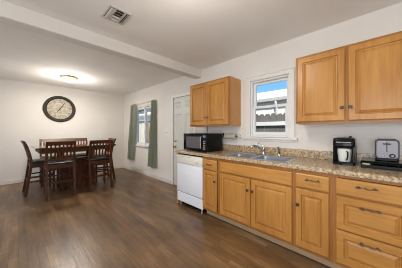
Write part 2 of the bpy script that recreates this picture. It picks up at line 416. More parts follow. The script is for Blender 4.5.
# dining window (slider)
dbs = (W, 4.74, DW[2])
dw = window_thing('window_2', dbs, 'white sliding window between green curtains')
bm = B()
for y0, y1 in ((DW[0] - 0.05, DW[0] + 0.004), (DW[1] - 0.004, DW[1] + 0.05)): box(bm, W - 0.016, W + 0.012, y0, y1, DW[2], 2.0, 0.004)
box(bm, W - 0.016, W + 0.012, DW[0] + 0.004, DW[1] - 0.004, DW[3] - 0.004, 2.0, 0.004)
obj('casing', bm, 'trim', dw, base=dbs)
bm = B(); box(bm, W - 0.05, W + 0.05, DW[0] - 0.08, DW[1] + 0.08, DW[2] - 0.026, DW[2], 0.005, 2)
obj('window_sill', bm, 'trim', dw, base=dbs)
bm = B(); rect_frame(bm, W + 0.014, W + 0.11, DW[0], DW[1], DW[2], DW[3], 0.028)
obj('window_frame', bm, 'vinyl', dw, base=dbs)
ym = 4.74
for (a, b_, xo) in ((DW[0] + .028, ym + .03, 0.066), (ym - .03, DW[1] - .028, 0.032)):
    s = B(); rect_frame(s, W + xo, W + xo + 0.03, a, b_, DW[2] + .028, DW[3] - .028, 0.05)
    sash = obj('sash', s, 'vinyl', dw, base=dbs)
    bm = B(); box(bm, W + xo + 0.013, W + xo + 0.017, a + .048, b_ - .048, DW[2] + .076, DW[3] - .076)
    obj('pane', bm, 'glass', sash, base=dbs)
# made-up windows around the fill lights, beside and behind the camera
for nm, swap in (('added_window_3', False), ('added_window_4', True), ('added_window_5', False), ('added_window_6', False)):
    y0, y1, z0, z1 = {'added_window_3': LW, 'added_window_4': (-0.7, 1.5, 0.85, 2.15), 'added_window_5': LW2, 'added_window_6': LW3}[nm]
    bm = B(); rect_frame(bm, -0.09, -0.03, y0, y1, z0, z1, 0.05); box(bm, -0.085, -0.035, (y0 + y1) / 2 - .03, (y0 + y1) / 2 + .03, z0 + .05, z1 - .05)
    for a, b_, c, d in ((y0 - .07, y0, max(z0 - .07, 0), z1 + .07), (y1, y1 + .07, max(z0 - .07, 0), z1 + .07), (y0, y1, max(z0 - .07, 0), z0), (y0, y1, z1, z1 + .07)): box(bm, 0.0, 0.016, a, b_, c, d, 0.003)
    if swap:
        for v in bm.verts: v.co = Vector((v.co.y, v.co.x + YR, v.co.z))
    else: shift(bm, (XL, 0, 0))
    struct(nm, bm, 'vinyl')

# ------------------------------------------------------------------ outside
struct('yard', box(B(), W + T, 34, -8, 40, -0.25, -0.05), 'grass', label='dry grass yard')
FX = 4.0
def picket_fence(name, label, base, y0, y1, pitch, w, top, pm, rm, rails, posts, rail_label, post_m):
    f = thing(name, label, 'fence', base); y = y0
    while y + w < y1:
        tz = top + random.uniform(-0.012, 0.012); bm = B(); a, b_ = y, y + w
        prof = [(a, -0.02), (b_, -0.02), (b_, tz - 0.05), (b_ - 0.014, tz - 0.018), (b_ - 0.038, tz), (a + 0.038, tz), (a + 0.014, tz - 0.018), (a, tz - 0.05)]
        loft(bm, [[(FX, q, z) for q, z in prof], [(FX + 0.018, q, z) for q, z in prof]])
        obj('picket', bm, pm, f, base=base); y += pitch + random.uniform(-.004, .006)
    for z0, z1 in rails:
        obj('rail', box(B(), FX - 0.04, FX, y0, y1, z0, z1, 0.004), rm, f, base=base, label=rail_label)
    for yy in posts:
        obj('post', box(B(), FX - 0.13, FX - 0.041, yy, yy + 0.09, -0.05, top - .04, 0.004), post_m, f, base=base)
    return f
picket_fence('picket_fence', 'weathered grey picket fence with rounded tops seen through the window above the sink', (FX, 2.2, -0.05), -0.9, 5.3, 0.138, 0.130, 1.635, 'weathered', 'railpale', [(1.36, 1.445), (.35, .435)], [-.4, 4.2], 'pale painted rail', 'weathered')
picket_fence('board_fence', 'pale tan board fence with dark top rail seen between the green curtains', (FX, 8.0, -0.05), 5.4, 10.6, 0.152, 0.148, 1.68, 'palewood', 'darkrail', [(1.655, 1.705), (.4, .48)], [7.05, 9.3], 'dark rail', 'tanpost')

def house(name, label, base, x0, x1, y0, y1, eave, ridge_x, ridge_z, over, wallm, roofm):
    t = thing(name, label, 'house', base)
    bm = B(); prof = [(x0, -0.05), (x1, -0.05), (x1, eave + 0.15), (ridge_x, ridge_z - 0.12), (x0, eave + 0.15)]
    loft(bm, [[(a, y0, z) for a, z in prof], [(a, y1, z) for a, z in prof]]); obj('wall', bm, wallm, t, base=base)
    bm = B(); s = (ridge_z - eave) / (ridge_x - (x0 - over))
    prof = [(x0 - over, eave), (ridge_x, ridge_z), (x1 + over, eave), (x1 + over, eave + 0.10), (ridge_x, ridge_z + 0.10), (x0 - over, eave + 0.10)]
    loft(bm, [[(a, y0 - .3, z) for a, z in prof], [(a, y1 + .3, z) for a, z in prof]]); obj('roof', bm, roofm, t, base=base)
    bm = B(); box(bm, x0 - over - 0.10, x0 - over, y0 - .3, y1 + .3, eave - 0.03, eave + 0.08, 0.01); obj('gutter', bm, 'gutter', t, base=base)
    return t
hb = (8.5, 3.0, -0.05)
hs = house('neighbor_house', 'pale stucco house with low pale roof behind the picket fence', hb, 5.64, 11.36, -3.0, 11.5, 2.20, 8.5, 3.06, 0.05, 'stucco', 'roofpale')
bm = B(); tube(bm, [(5.53, 2.2, 2.2), (5.53, 2.2, 2.12), (5.56, 2.2, 2.02), (5.595, 2.2, 1.95), (5.595, 2.2, 0.1)], 0.04, 8)
obj('downspout', bm, 'trim', hs, True, hb)
house('far_house', 'cream house with dark brown gable roof seen past the curtains', (9.5, 19.0, -0.05), 6.6, 12.4, 16.5, 22.0, 2.35, 9.5, 3.7, 0.4, 'stucco', 'roofbrown')

# ------------------------------------------------------------------ base cabinets
XF, XD = 1.899, 1.879            # face-frame front, door front
XB = W - 0.004
def door_front(name, y0, y1, z0, z1, parent, base, m='maple_v', xf=XF, rail=0.058, label=None):
    th = 0.019
    bm = B(); panel_rings(bm, xf - th, y0, y1, z0, z1, [(0, -0.008), (0.003, -0.005), (0.008, 0), (rail - 0.005, 0), (rail, -0.013), (rail + 0.007, -0.014), (rail + 0.010, -0.010), (rail + 0.027, -0.002), (rail + 0.030, 0.001), (rail + 0.033, 0.001)], th)
    return obj(name, bm, m, parent, base=base, label=label)
def slab_front(name, y0, y1, z0, z1, parent, base, xf=XF, m='maple_h'):
    th = 0.019
    bm = B(); panel_rings(bm, xf - th, y0, y1, z0, z1, [(0, -0.007), (0.003, -0.004), (0.010, 0), (0.012, 0)], th)
    return obj(name, bm, m, parent, base=base)
def knob(y, z, parent, base, x=XD):
    bm = B(); lathe(bm, [(0.009, 0), (0.006, 0.004), (0.005, 0.013), (0.013, 0.019), (0.0155, 0.024), (0.012, 0.029), (0.001, 0.031)], (x, y, z), (-1, 0, 0), 16)
    return obj('knob', bm, 'pewter', parent, True, base, 'dark metal knob')
def pull(y, z, parent, base, ln=0.118, x=XD):
    bm = B(); h = ln / 2
    pts = []
    for i in range(13):
        t = -1 + i / 6; pts.append((x - 0.024 - 0.006 * (1 - t * t), y + t * h, z + 0.004 * math.sin(t * PI * 2.0)))
    tube(bm, pts, [0.0028 + 0.0028 * abs(math.sin(i * PI / 4)) for i in range(13)], 8)
    for s in (-1, 1):
        cyl(bm, (x, y + s * h * 0.72, z), (x - 0.026, y + s * h * 0.72, z), 0.004, seg=8)
        lathe(bm, [(0.010, 0), (0.008, 0.003), (0.001, 0.004)], (x, y + s * h * .72, z), (-1, 0, 0), 12)
    return obj('pull', bm, 'bronze', parent, True, base, 'dark bronze bar pull')
def base_cab(name, label, y0, y1, rails, mulls=()):
    """rails: list of z bands of the face frame; mulls: y bands of inner stiles"""
    base = (2.2, (y0 + y1) / 2, 0)
    t = thing(name, label, 'cabinet', base)
    bm = B()
    box(bm, XF + 0.019, XB, y0, y0 + 0.016, 0.10, 0.868); box(bm, XF + 0.019, XB, y1 - 0.016, y1, 0.10, 0.868)
    box(bm, XF + 0.019, XB, y0 + 0.016, y1 - 0.016, 0.10, 0.116); box(bm, XB - 0.008, XB, y0 + 0.016, y1 - 0.016, 0.116, 0.868)
    obj('body', bm, 'maple_side', t, base=base)
    bm = B(); st = 0.034
    box(bm, XF, XF + 0.019, y0, y0 + st, 0.10, 0.868); box(bm, XF, XF + 0.019, y1 - st, y1, 0.10, 0.868)
    for a, b_ in rails: box(bm, XF, XF + 0.019, y0 + st, y1 - st, a, b_)
    for a, b_ in mulls: box(bm, XF, XF + 0.0185, a, b_, 0.14, 0.66)
    obj('face_frame', bm, 'maple_f', t, base=base)
    obj('toe_kick', box(B(), 1.978, 1.992, y0, y1, 0.004, 0.10), 'toe', t, base=base, label='pale recessed toe board')
    return t, base
RZ = [(0.10, 0.142), (0.665, 0.700), (0.835, 0.868)]
# narrow cabinet beside the dishwasher
t, b0 = base_cab('narrow_base_cabinet', 'narrow maple base cabinet beside the white dishwasher', 1.505, 1.814, RZ)
d = slab_front('drawer', 1.546, 1.802, 0.690, 0.832, t, b0); pull(1.672, 0.765, d, b0, 0.10)
d = door_front('door', 1.546, 1.798, 0.130, 0.676, t, b0, rail=0.05); knob(1.572, 0.545, d, b0)
# sink base
t, b0 = base_cab('sink_base_cabinet', 'wide two-door maple base cabinet under the sink', 0.577, 1.505, RZ, [(1.02, 1.055)])
slab_front('false_front', 0.592, 1.492, 0.695, 0.832, t, b0)
d = door_front('door', 1.045, 1.490, 0.130, 0.676, t, b0); knob(1.072, 0.546, d, b0)
d = door_front('door', 0.592, 1.037, 0.130, 0.676, t, b0); knob(1.012, 0.546, d, b0)
# one-door one-drawer
t, b0 = base_cab('door_base_cabinet', 'maple base cabinet with one drawer over one door right of the sink', 0.262, 0.577, RZ)
d = slab_front('drawer', 0.290, 0.560, 0.700, 0.834, t, b0); pull(0.415, 0.785, d, b0, 0.12)
d = door_front('door', 0.290, 0.560, 0.130, 0.684, t, b0, rail=0.055); knob(0.535, 0.535, d, b0)
# drawer stack
t, b0 = base_cab('drawer_base_cabinet', 'maple base cabinet of three stacked drawers under the toaster', -0.235, 0.262, [(0.10, 0.142), (0.405, 0.425), (0.688, 0.71), (0.845, 0.868)])
d = slab_front('drawer', -0.185, 0.244, 0.705, 0.840, t, b0); pull(0.052, 0.795, d, b0, 0.135)
d = door_front('drawer', -0.185, 0.244, 0.414, 0.690, t, b0, 'maple_h'); pull(0.032, 0.632, d, b0, 0.125)
d = door_front('drawer', -0.185, 0.244, 0.128, 0.405, t, b0, 'maple_h'); pull(0.035, 0.355, d, b0, 0.125)
# end panel
tag(obj('end_panel', box(B(), XF, XB, 2.418, 2.440, 0.0, 0.868, 0.002), 'maple_v'), 'maple end panel closing the run at the left side of the dishwasher', 'panel')

# ------------------------------------------------------------------ dishwasher
b0 = (2.2, 2.108, 0)
t = thing('dishwasher', 'white built-in dishwasher at the end of the cabinet run', 'dishwasher', b0)
Y0, Y1 = 1.822, 2.414
obj('body', box(B(), 1.93, 2.45, Y0 + 0.004, Y1 - 0.004, 0.10, 0.86), 'blacksatin', t, base=b0)
obj('door', box(B(), 1.885, 1.93, Y0, Y1, 0.238, 0.705, 0.006, 2), 'appliance', t, True, b0)
cp = obj('control_panel', box(B(), 1.878, 1.93, Y0, Y1, 0.708, 0.846, 0.008, 2), 'control', t, True, b0, 'cream control panel')
bm = B(); lathe(bm, [(0.034, 0), (0.034, 0.004), (0.026, 0.006), (0.024, 0.02), (0.020, 0.023), (0.001, 0.023)], (1.878, 1.925, 0.775), (-1, 0, 0), 24)
obj('dial', bm, 'control', cp, True, b0)
for i in range(6):
    yy = 2.355 - i * 0.036
    obj('button', box(B(), 1.872, 1.879, yy - 0.013, yy + 0.013, 0.795, 0.812, 0.002), 'paleplastic', cp, base=b0)
obj('indicator_strip', box(B(), 1.8765, 1.879, 2.06, 2.37, 0.820, 0.826), 'greyplastic', cp, base=b0)
obj('kick_panel', box(B(), 1.893, 1.915, Y0, Y1, 0.075, 0.224, 0.004), 'appliance', t, True, b0)
obj('lower_kick', box(B(), 1.955, 1.97, Y0 + .005, Y1 - .005, 0.015, 0.13), 'blacksatin', t, base=b0, label='black recessed base')
for yy in (Y0 + 0.05, Y1 - 0.05):
    obj('foot', cyl(B(), (1.935, yy, 0.0), (1.935, yy, 0.11), 0.014, seg=12), 'greyplastic', t, True, b0)

# ------------------------------------------------------------------ countertop and sink
b0 = (2.19, 1.1, 0.868)
ct = thing('countertop', 'brown speckled laminate countertop along the right wall', 'countertop', b0)
bm = B(); cx0, cx1 = 1.872, W - 0.002; ya, yb = -0.24, 2.452; SX0, SX1, SY0, SY1 = 1.922, 2.31, 0.668, 1.458
ZT = 0.910
def nose(bm, y0, y1):
    prof = [(SX0, 0.869), (cx0 + 0.004, 0.869), (cx0, 0.873), (cx0, 0.900), (cx0 + 0.003, 0.9065), (cx0 + 0.010, ZT), (SX0, ZT)]
    loft(bm, [[(a, y0, z) for a, z in prof], [(a, y1, z) for a, z in prof]])
nose(bm, ya, yb)
box(bm, SX0, cx1, ya, SY0, 0.869, ZT); box(bm, SX0, cx1, SY1, yb, 0.869, ZT); box(bm, SX1, cx1, SY0, SY1, 0.869, ZT)
obj('worktop', bm, 'granite', ct, base=b0)
obj('backsplash', box(B(), W - 0.022, W - 0.002, ya, yb, ZT, 1.008, 0.004, 2), 'granite', ct, base=b0)

b0 = (2.12, 1.06, ZT)
sk = thing('kitchen_sink', 'double-bowl stainless steel sink set in the countertop', 'sink', b0)
def rr(x0, x1, y0, y1, r, z, n=5):
    pts = []
    for cx_, cy_, a0 in ((x1 - r, y1 - r, 0), (x0 + r, y1 - r, PI / 2), (x0 + r, y0 + r, PI), (x1 - r, y0 + r, 1.5 * PI)):
        for i in range(n + 1):
            a = a0 + PI / 2 * i / n; pts.append((cx_ + r * math.cos(a), cy_ + r * math.sin(a), z))
    return pts
bowls = [(1.932, 2.245, 1.090, 1.445), (1.932, 2.245, 0.680, 1.055)]
rx0, rx1, ry0, ry1 = 1.908, 2.335, 0.655, 1.470
bm = B(); zr = ZT + 0.006
outer = [bm.verts.new(p) for p in rr(rx0, rx1, ry0, ry1, 0.03, ZT + 0.001)]
inner = [bm.verts.new(p) for p in rr(rx0 + 0.006, rx1 - 0.006, ry0 + 0.006, ry1 - 0.006, 0.026, zr)]
n = len(outer)
for i in range(n): bm.faces.new((outer[i], outer[(i + 1) % n], inner[(i + 1) % n], inner[i]))
# flat deck between rim and bowls: strips on a small grid
gx = [rx0 + 0.034, 1.945, 2.235, rx1 - 0.034]; gy = [ry0 + 0.03, 0.690, 1.045, 1.095, 1.435, ry1 - 0.03]
def quad(x0, x1, y0, y1): bm.faces.new([bm.verts.new(p) for p in ((x0, y0, zr), (x1, y0, zr), (x1, y1, zr), (x0, y1, zr))])
a0, a1, c0, c1 = rx0 + 0.006, rx1 - 0.006, ry0 + 0.006, ry1 - 0.006
quad(a0 + .008, 1.932, c0 + .008, c1 - .008); quad(2.245, a1 - .008, c0 + .008, c1 - .008)
quad(1.932, 2.245, c0 + .0, 0.680); quad(1.932, 2.245, 1.055, 1.090); quad(1.932, 2.245, 1.445, c1)
quad(a0, a0 + .008, c0 + .026, c1 - .026); quad(a1 - .008, a1, c0 + .026, c1 - .026)
obj('rim', bm, 'steel', sk, base=b0)
for x0, x1, y0, y1 in bowls:
    bm = B(); loops = [rr(x0 - .001, x1 + .001, y0 - .001, y1 + .001, 0.002, zr), rr(x0 + .004, x1 - .004, y0 + .004, y1 - .004, 0.04, zr - 0.006), rr(x0 + .012, x1 - .012, y0 + .012, y1 - .012, 0.05, zr - 0.14), rr(x0 + .04, x1 - .04, y0 + .04, y1 - .04, 0.05, zr - 0.172)]
    loft(bm, loops, False); vs = list(bm.verts)[-len(loops[0]):]; bm.faces.new(vs)
    bo = obj('bowl', bm, 'bowl', sk, True, b0)
    bm = B(); lathe(bm, [(0.045, 0), (0.043, 0.004), (0.034, 0.002), (0.001, 0.001)], ((x0 + x1) / 2, (y0 + y1) / 2, zr - 0.171), (0, 0, 1), 20)
    obj('drain', bm, 'chrome', bo, True, b0)
b0 = (2.285, 1.07, zr)
fc = thing('faucet', 'chrome single-lever kitchen faucet at the back of the sink', 'faucet', b0)
bm = B(); loft(bm, [rr(2.258, 2.312, 0.97, 1.17, 0.026, zr), rr(2.258, 2.312, 0.97, 1.17, 0.026, zr + 0.008), rr(2.266, 2.304, 0.98, 1.16, 0.018, zr + 0.014)]); obj('deck_plate', bm, 'chrome', fc, True, b0)
bm = B(); lathe(bm, [(0.024, 0.012), (0.022, 0.02), (0.021, 0.07), (0.024, 0.078), (0.022, 0.095), (0.012, 0.106), (0.001, 0.108)], (2.285, 1.07, zr), (0, 0, 1), 20); obj('body', bm, 'chrome', fc, True, b0)
bm = B(); tube(bm, [(2.275, 1.07, zr + 0.055), (2.235, 1.085, zr + 0.092), (2.18, 1.105, zr + 0.122), (2.125, 1.125, zr + 0.135), (2.098, 1.135, zr + 0.128), (2.09, 1.138, zr + 0.105)], [0.015, 0.0135, 0.012, 0.012, 0.013, 0.013], 12); obj('spout', bm, 'chrome', fc, True, b0)
bm = B(); tube(bm, [(2.287, 1.07, zr + 0.100), (2.280, 1.085, zr + 0.128), (2.268, 1.11, zr + 0.150), (2.255, 1.135, zr + 0.160)], [0.010, 0.009, 0.008, 0.010], 10); obj('lever', bm, 'chrome', fc, True, b0)
b0 = (2.29, 0.865, zr)
sp = thing('side_sprayer', 'chrome side sprayer standing to the right of the faucet', 'sprayer', b0)
bm = B(); lathe(bm, [(0.024, 0), (0.024, 0.006), (0.018, 0.014), (0.015, 0.03), (0.001, 0.03)], (2.29, .865, zr), (0, 0, 1), 18); obj('holder', bm, 'chrome', sp, True, b0)
bm = B(); tube(bm, [(2.29, .865, zr + 0.025), (2.288, .866, zr + 0.07), (2.282, .868, zr + 0.10), (2.262, .873, zr + 0.115)], [0.011, 0.013, 0.016, 0.014], 12); obj('spray_head', bm, 'chrome', sp, True, b0)

# ------------------------------------------------------------------ wall cabinets
XU = 2.173; ZU0, ZU1 = 1.316, 2.057
def upper(name, label, y0, y1, doors):
    base = (2.33, (y0 + y1) / 2, ZU0); t = thing(name, label, 'cabinet', base)
    xf = XU + 0.019
    bm = B(); box(bm, xf + 0.019, XB, y0, y0 + 0.016, ZU0, ZU1); box(bm, xf + 0.019, XB, y1 - 0.016, y1, ZU0, ZU1)
    box(bm, xf + 0.019, XB, y0 + .016, y1 - .016, ZU0 + 0.012, ZU0 + 0.026); box(bm, xf + 0.019, XB, y0 + .016, y1 - .016, ZU1 - 0.016, ZU1); box(bm, XB - .008, XB, y0 + .016, y1 - .016, ZU0 + .026, ZU1 - .016)
    obj('body', bm, 'maple_side', t, base=base)
    bm = B(); st = 0.038
    box(bm, xf, xf + .019, y0, y0 + st, ZU0, ZU1); box(bm, xf, xf + .019, y1 - st, y1, ZU0, ZU1)
    box(bm, xf, xf + .019, y0 + st, y1 - st, ZU0, ZU0 + st); box(bm, xf, xf + .019, y0 + st, y1 - st, ZU1 - st, ZU1)
    ymid = (doors[0][0] + doors[1][1]) / 2; box(bm, xf, xf + .0185, ymid - .02, ymid + .02, ZU0 + st, ZU1 - st)
    obj('face_frame', bm, 'maple_f', t, base=base)
    for (a, b_, kn) in doors:
        d_ = door_front('door', a, b_, ZU0 + 0.020, ZU1 - 0.020, t, base, xf=xf, rail=0.06); knob(kn, 1.462, d_, base, XU)
    return t
upper('wall_cabinet', 'maple two-door wall cabinet above the black microwave', 1.553, 2.420, [(2.003, 2.405, 2.028), (1.569, 1.993, 1.966)])
upper('wall_cabinet', 'large maple two-door wall cabinet above the coffee maker and toaster', -0.268, 0.647, [(0.212, 0.630, 0.232), (-0.250, 0.190, 0.170)])

# ------------------------------------------------------------------ counter things
b0 = (2.14, 2.066, ZT)
t = thing('microwave', 'black countertop microwave oven at the left end of the counter', 'microwave', b0)
mx0, mx1, my0, my1, mz0, mz1 = 1.958, 2.350, 1.812, 2.332, 0.922, 1.200
obj('body', box(B(), mx0 + 0.022, mx1, my0 + .002, my1 - .002, mz0, mz1, 0.006, 2), 'blacksatin', t, True, b0)
dr = obj('door', box(B(), mx0, mx0 + 0.022, my0 + 0.077, my1, mz0 + .002, mz1 - .002, 0.006, 2), 'black', t, True, b0)
obj('door_window', box(B(), mx0 - 0.002, mx0 + 0.004, my0 + 0.115, my1 - 0.075, mz0 + .045, mz1 - .05, 0.001), 'mwglass', dr, base=b0, label='dark glass window')
bm = B(); tube(bm, [(mx0, my0 + .094, mz0 + .045), (mx0 - .024, my0 + .094, mz0 + .055), (mx0 - .024, my0 + .094, mz1 - .055), (mx0, my0 + .094, mz1 - .045)], 0.007, 8); obj('handle', bm, 'mwhandle', dr, True, b0)
cp = obj('control_panel', box(B(), mx0, mx0 + 0.022, my0, my0 + 0.075, mz0 + .002, mz1 - .002, 0.004, 2), 'black', t, True, b0)
obj('display', box(B(), mx0 - 0.0015, mx0 + .002, my0 + .010, my0 + .064, mz1 - .062, mz1 - .03), 'mwglass', cp, base=b0)
for r_ in range(5):
    for c_ in range(2):
        yy = my0 + .024 + c_ * .026; zz = mz0 + .045 + r_ * .028
        obj('button', box(B(), mx0 - .002, mx0 + .002, yy - .009, yy + .009, zz - .008, zz + .008, .001), 'greyplastic', cp, base=b0)
for x in (mx0 + .05, mx1 - .05):
    for yy in (my0 + .05, my1 - .05): obj('foot', cyl(B(), (x, yy, ZT), (x, yy, mz0 + .004), .014, seg=12), 'blacksatin', t, True, b0)
bm = B(); tube(bm, [(mx1 + .000, 2.25, 1.10), (mx1 + 0.05, 2.25, 1.12), (2.470, 2.255, 1.20), (2.476, 2.262, 1.28), (2.476, 2.262, 1.326)], 0.0045, 8); obj('power_cord', bm, 'blacksatin', t, True, b0)

# paper towel holder on the wall
b0 = (W, 1.73, 1.165)
t = thing('paper_towel_holder', 'small wall-mounted paper towel holder between microwave and window', 'towel holder', b0)
for yy, mm in ((1.900, 'blacksatin'), (1.552, 'trim')):
    bm = B(); box(bm, W - 0.006, W, yy - 0.014, yy + 0.014, 1.125, 1.205, 0.002)
    tube(bm, [(W - .004, yy, 1.19), (W - 0.05, yy, 1.175), (W - 0.07, yy, 1.15)], [0.010, 0.009, 0.012], 10); tube(bm, [(W - .004, yy, 1.135), (W - .05, yy, 1.145), (W - .07, yy, 1.15)], [0.008, 0.008, 0.012], 10)
    obj('bracket', bm, mm, t, True, b0, 'dark bracket' if mm == 'blacksatin' else 'white bracket')
obj('rod', cyl(B(), (W - .07, 1.56, 1.15), (W - .07, 1.892, 1.15), 0.006, seg=10), 'chrome', t, True, b0)
bm = B(); lathe(bm, [(0.018, 0), (0.044, 0), (0.044, 0.21), (0.018, 0.21)], (W - .07, 1.60, 1.15), (0, 1, 0), 24, cap=False)
tag(obj('paper_towel_roll', bm, 'paper', None, True, b0), 'thin grey-beige paper roll on the wall holder', 'paper roll').location = b0

# coffee maker
b0 = (2.30, 0.225, ZT)
t = thing('coffee_maker', 'small black coffee maker with a silver-trimmed top', 'coffee maker', b0)
a0, a1 = 0.140, 0.310
bm = B(); loft(bm, [rr(2.19, 2.415, a0, a1, .018, ZT), rr(2.19, 2.415, a0, a1, .018, ZT + .022), rr(2.196, 2.41, a0 + .005, a1 - .005, .016, ZT + .028)]); obj('base', bm, 'black', t, True, b0)
bm = B(); loft(bm, [rr(2.315, 2.415, a0, a1, .018, ZT + .027), rr(2.315, 2.415, a0, a1, .018, 1.09)]); obj('water_tank', bm, 'blacksatin', t, True, b0)
bm = B(); loft(bm, [rr(2.20, 2.415, a0 + .002, a1 - .002, .03, 1.082), rr(2.19, 2.415, a0, a1, .03, 1.095), rr(2.19, 2.415, a0, a1, .03, 1.150), rr(2.20, 2.41, a0 + .006, a1 - .006, .03, 1.166), rr(2.225, 2.40, a0 + .022, a1 - .022, .03, 1.173)]); hd = obj('brew_head', bm, 'black', t, True, b0)
bm = B(); tube(bm, [(2.215, a0 + .018, 1.128), (2.187, a0 + .032, 1.128), (2.183, .222, 1.128), (2.187, a1 - .032, 1.128), (2.215, a1 - .018, 1.128)], .007, 8); obj('lid_band', bm, 'chrome', hd, True, b0, 'silver band')
bm = B(); lathe(bm, [(.012, 0), (.012, .008), (.008, .014), (.001, .015)], (2.30, .18, 1.172), (0, 0, 1), 14); obj('lid_button', bm, 'blacksatin', hd, True, b0)
for s in (a0 + .008, a1 - .008): obj('side_column', box(B(), 2.20, 2.33, s - .006, s + .006, ZT + .026, 1.084, .002), 'black', t, base=b0)
cb = (2.250, 0.222, ZT + .029)
t = thing('coffee_carafe', 'white carafe with a dark handle sitting in the coffee maker', 'carafe', cb)
bm = B(); lathe(bm, [(.044, 0), (.047, .006), (.052, .05), (.057, .100), (.057, .120), (.053, .124), (.051, .105), (.043, .02), (.001, .016)], cb, (0, 0, 1), 28); obj('jug', bm, 'paleplastic', t, True, cb)
bm = B(); tube(bm, [(2.199, .200, 1.042), (2.174, .190, 1.035), (2.170, .190, 1.0), (2.178, .196, .968), (2.202, .206, .958)], .006, 8); obj('handle', bm, 'blacksatin', t, True, cb)

# storage drawer with toaster on top
b0 = (2.305, -0.05, ZT)
t = thing('pod_drawer', 'low black storage tray on the counter under the toaster', 'storage tray', b0)
q0, q1, qx0, qx1, qz = -0.212, 0.100, 2.150, 2.468, 0.972
bm = B(); box(bm, qx0 + .01, qx1, q0, q0 + .006, ZT + .004, qz - .006); box(bm, qx0 + .01, qx1, q1 - .006, q1, ZT + .004, qz - .006); box(bm, qx1 - .006, qx1, q0, q1, ZT + .004, qz - .006); box(bm, qx0, qx1, q0, q1, ZT + .002, ZT + .008)
obj('shell', bm, 'blacksatin', t, base=b0)
obj('top_plate', box(B(), qx0 + .035, qx1, q0, q1, qz - .007, qz, .002), 'black', t, base=b0)
bm = B(); box(bm, qx0, qx0 + .008, q0, q1, ZT + .008, ZT + .030, .002); tube(bm, [(qx0 + .004, q0 + .004, qz - .014), (qx0 + .004, q1 - .004, qz - .014)], .004, 8)
for i in range(5):
    yy = q0 + .004 + (q1 - q0 - .008) * i / 4; tube(bm, [(qx0 + .004, yy, ZT + .028), (qx0 + .004, yy, qz - .014)], .0035, 6)
obj('front_rail', bm, 'blacksatin', t, True, b0)
pb = (2.185, .062, ZT + .009)
bm = B(); box(bm, 2.164, 2.215, .034, .090, ZT + .0095, ZT + .040, .010, 2)
tag(obj('packet', bm, 'packet', None, True, pb), 'small pale green packet lying in the black tray', 'packet').location = pb
b0 = (2.36, -0.068, qz)
t = thing('toaster', 'silver toaster with dial and lever standing on the black tray', 'toaster', b0)
w0, w1, tx0, tx1 = -0.146, 0.008, 2.262, 2.462; tz0, tz1 = qz + .016, 1.163
def rr_x(x, y0, y1, z0, z1, r, n=6): return [(x, p[0], p[1]) for p in rr(y0, y1, z0, z1, r, 0, n)]
bm = B(); loft(bm, [rr(tx0 + .004, tx1 - .004, w0 + .004, w1 - .004, .015, qz + .004), rr(tx0 + .004, tx1 - .004, w0 + .004, w1 - .004, .015, tz0 + .006)]); obj('base', bm, 'blacksatin', t, True, b0, 'black base')
bm = B(); loft(bm, [rr_x(tx0 + .006, w0 + .006, w1 - .006, tz0 + .006, tz1 - .006, .024), rr_x(tx0, w0 + .012, w1 - .012, tz0 + .012, tz1 - .012, .02)][::-1] + [rr_x(tx0 + .014, w0, w1, tz0, tz1, .028), rr_x(tx1 - .014, w0, w1, tz0, tz1, .028), rr_x(tx1, w0 + .012, w1 - .012, tz0 + .012, tz1 - .012, .02)]); bd = obj('body', bm, 'silver', t, True, b0)
bm = B(); box(bm, tx0 - .0015, tx0 + .003, -.072, -.065, tz0 + .065, tz1 - .024); obj('lever_slot', bm, 'black', bd, base=b0)
obj('lever', box(B(), tx0 - .018, tx0 + .001, -.094, -.043, tz1 - .044, tz1 - .035, .003), 'black', t, True, b0, 'black lever')
bm = B(); lathe(bm, [(.019, 0), (.019, .004), (.015, .014), (.001, .015)], (tx0 + .001, -.102, tz0 + .033), (-1, 0, 0), 20); obj('dial', bm, 'blacksatin', t, True, b0, 'black browning dial')
bm = B(); lathe(bm, [(.011, 0), (.010, .002), (.001, .002)], (tx0 - .014, -.102, tz0 + .033), (-1, 0, 0), 16); obj('dial_cap', bm, 'silver', t, True, b0)
for i in range(3):
    yy = -.028 - i * .018; bm = B(); lathe(bm, [(.006, 0), (.006, .004), (.001, .005)], (tx0 + .001, yy, tz0 + .033), (-1, 0, 0), 12); obj('button', bm, 'greyplastic', t, True, b0)
for s in (-.105, -.04): obj('bread_slot', box(B(), tx0 + .04, tx1 - .03, s - .013, s + .013, tz1 - .001, tz1 + .002), 'black', bd, base=b0)
obj('crumb_rim', box(B(), tx0 + .03, tx1 - .02, w0 + .02, w1 - .02, tz1 - .004, tz1 + .0005), 'blacksatin', bd, base=b0)

# light switch by the door
b0 = (W, 3.56, 1.20)
t = thing('light_switch', 'white light switch on the wall left of the door', 'light switch', b0)
obj('plate', box(B(), W - .006, W, 3.525, 3.595, 1.145, 1.26, .003), 'vinyl', t, base=b0)
obj('toggle', box(B(), W - .018, W - .005, 3.555, 3.565, 1.195, 1.215, .002), 'vinyl', t, base=b0)

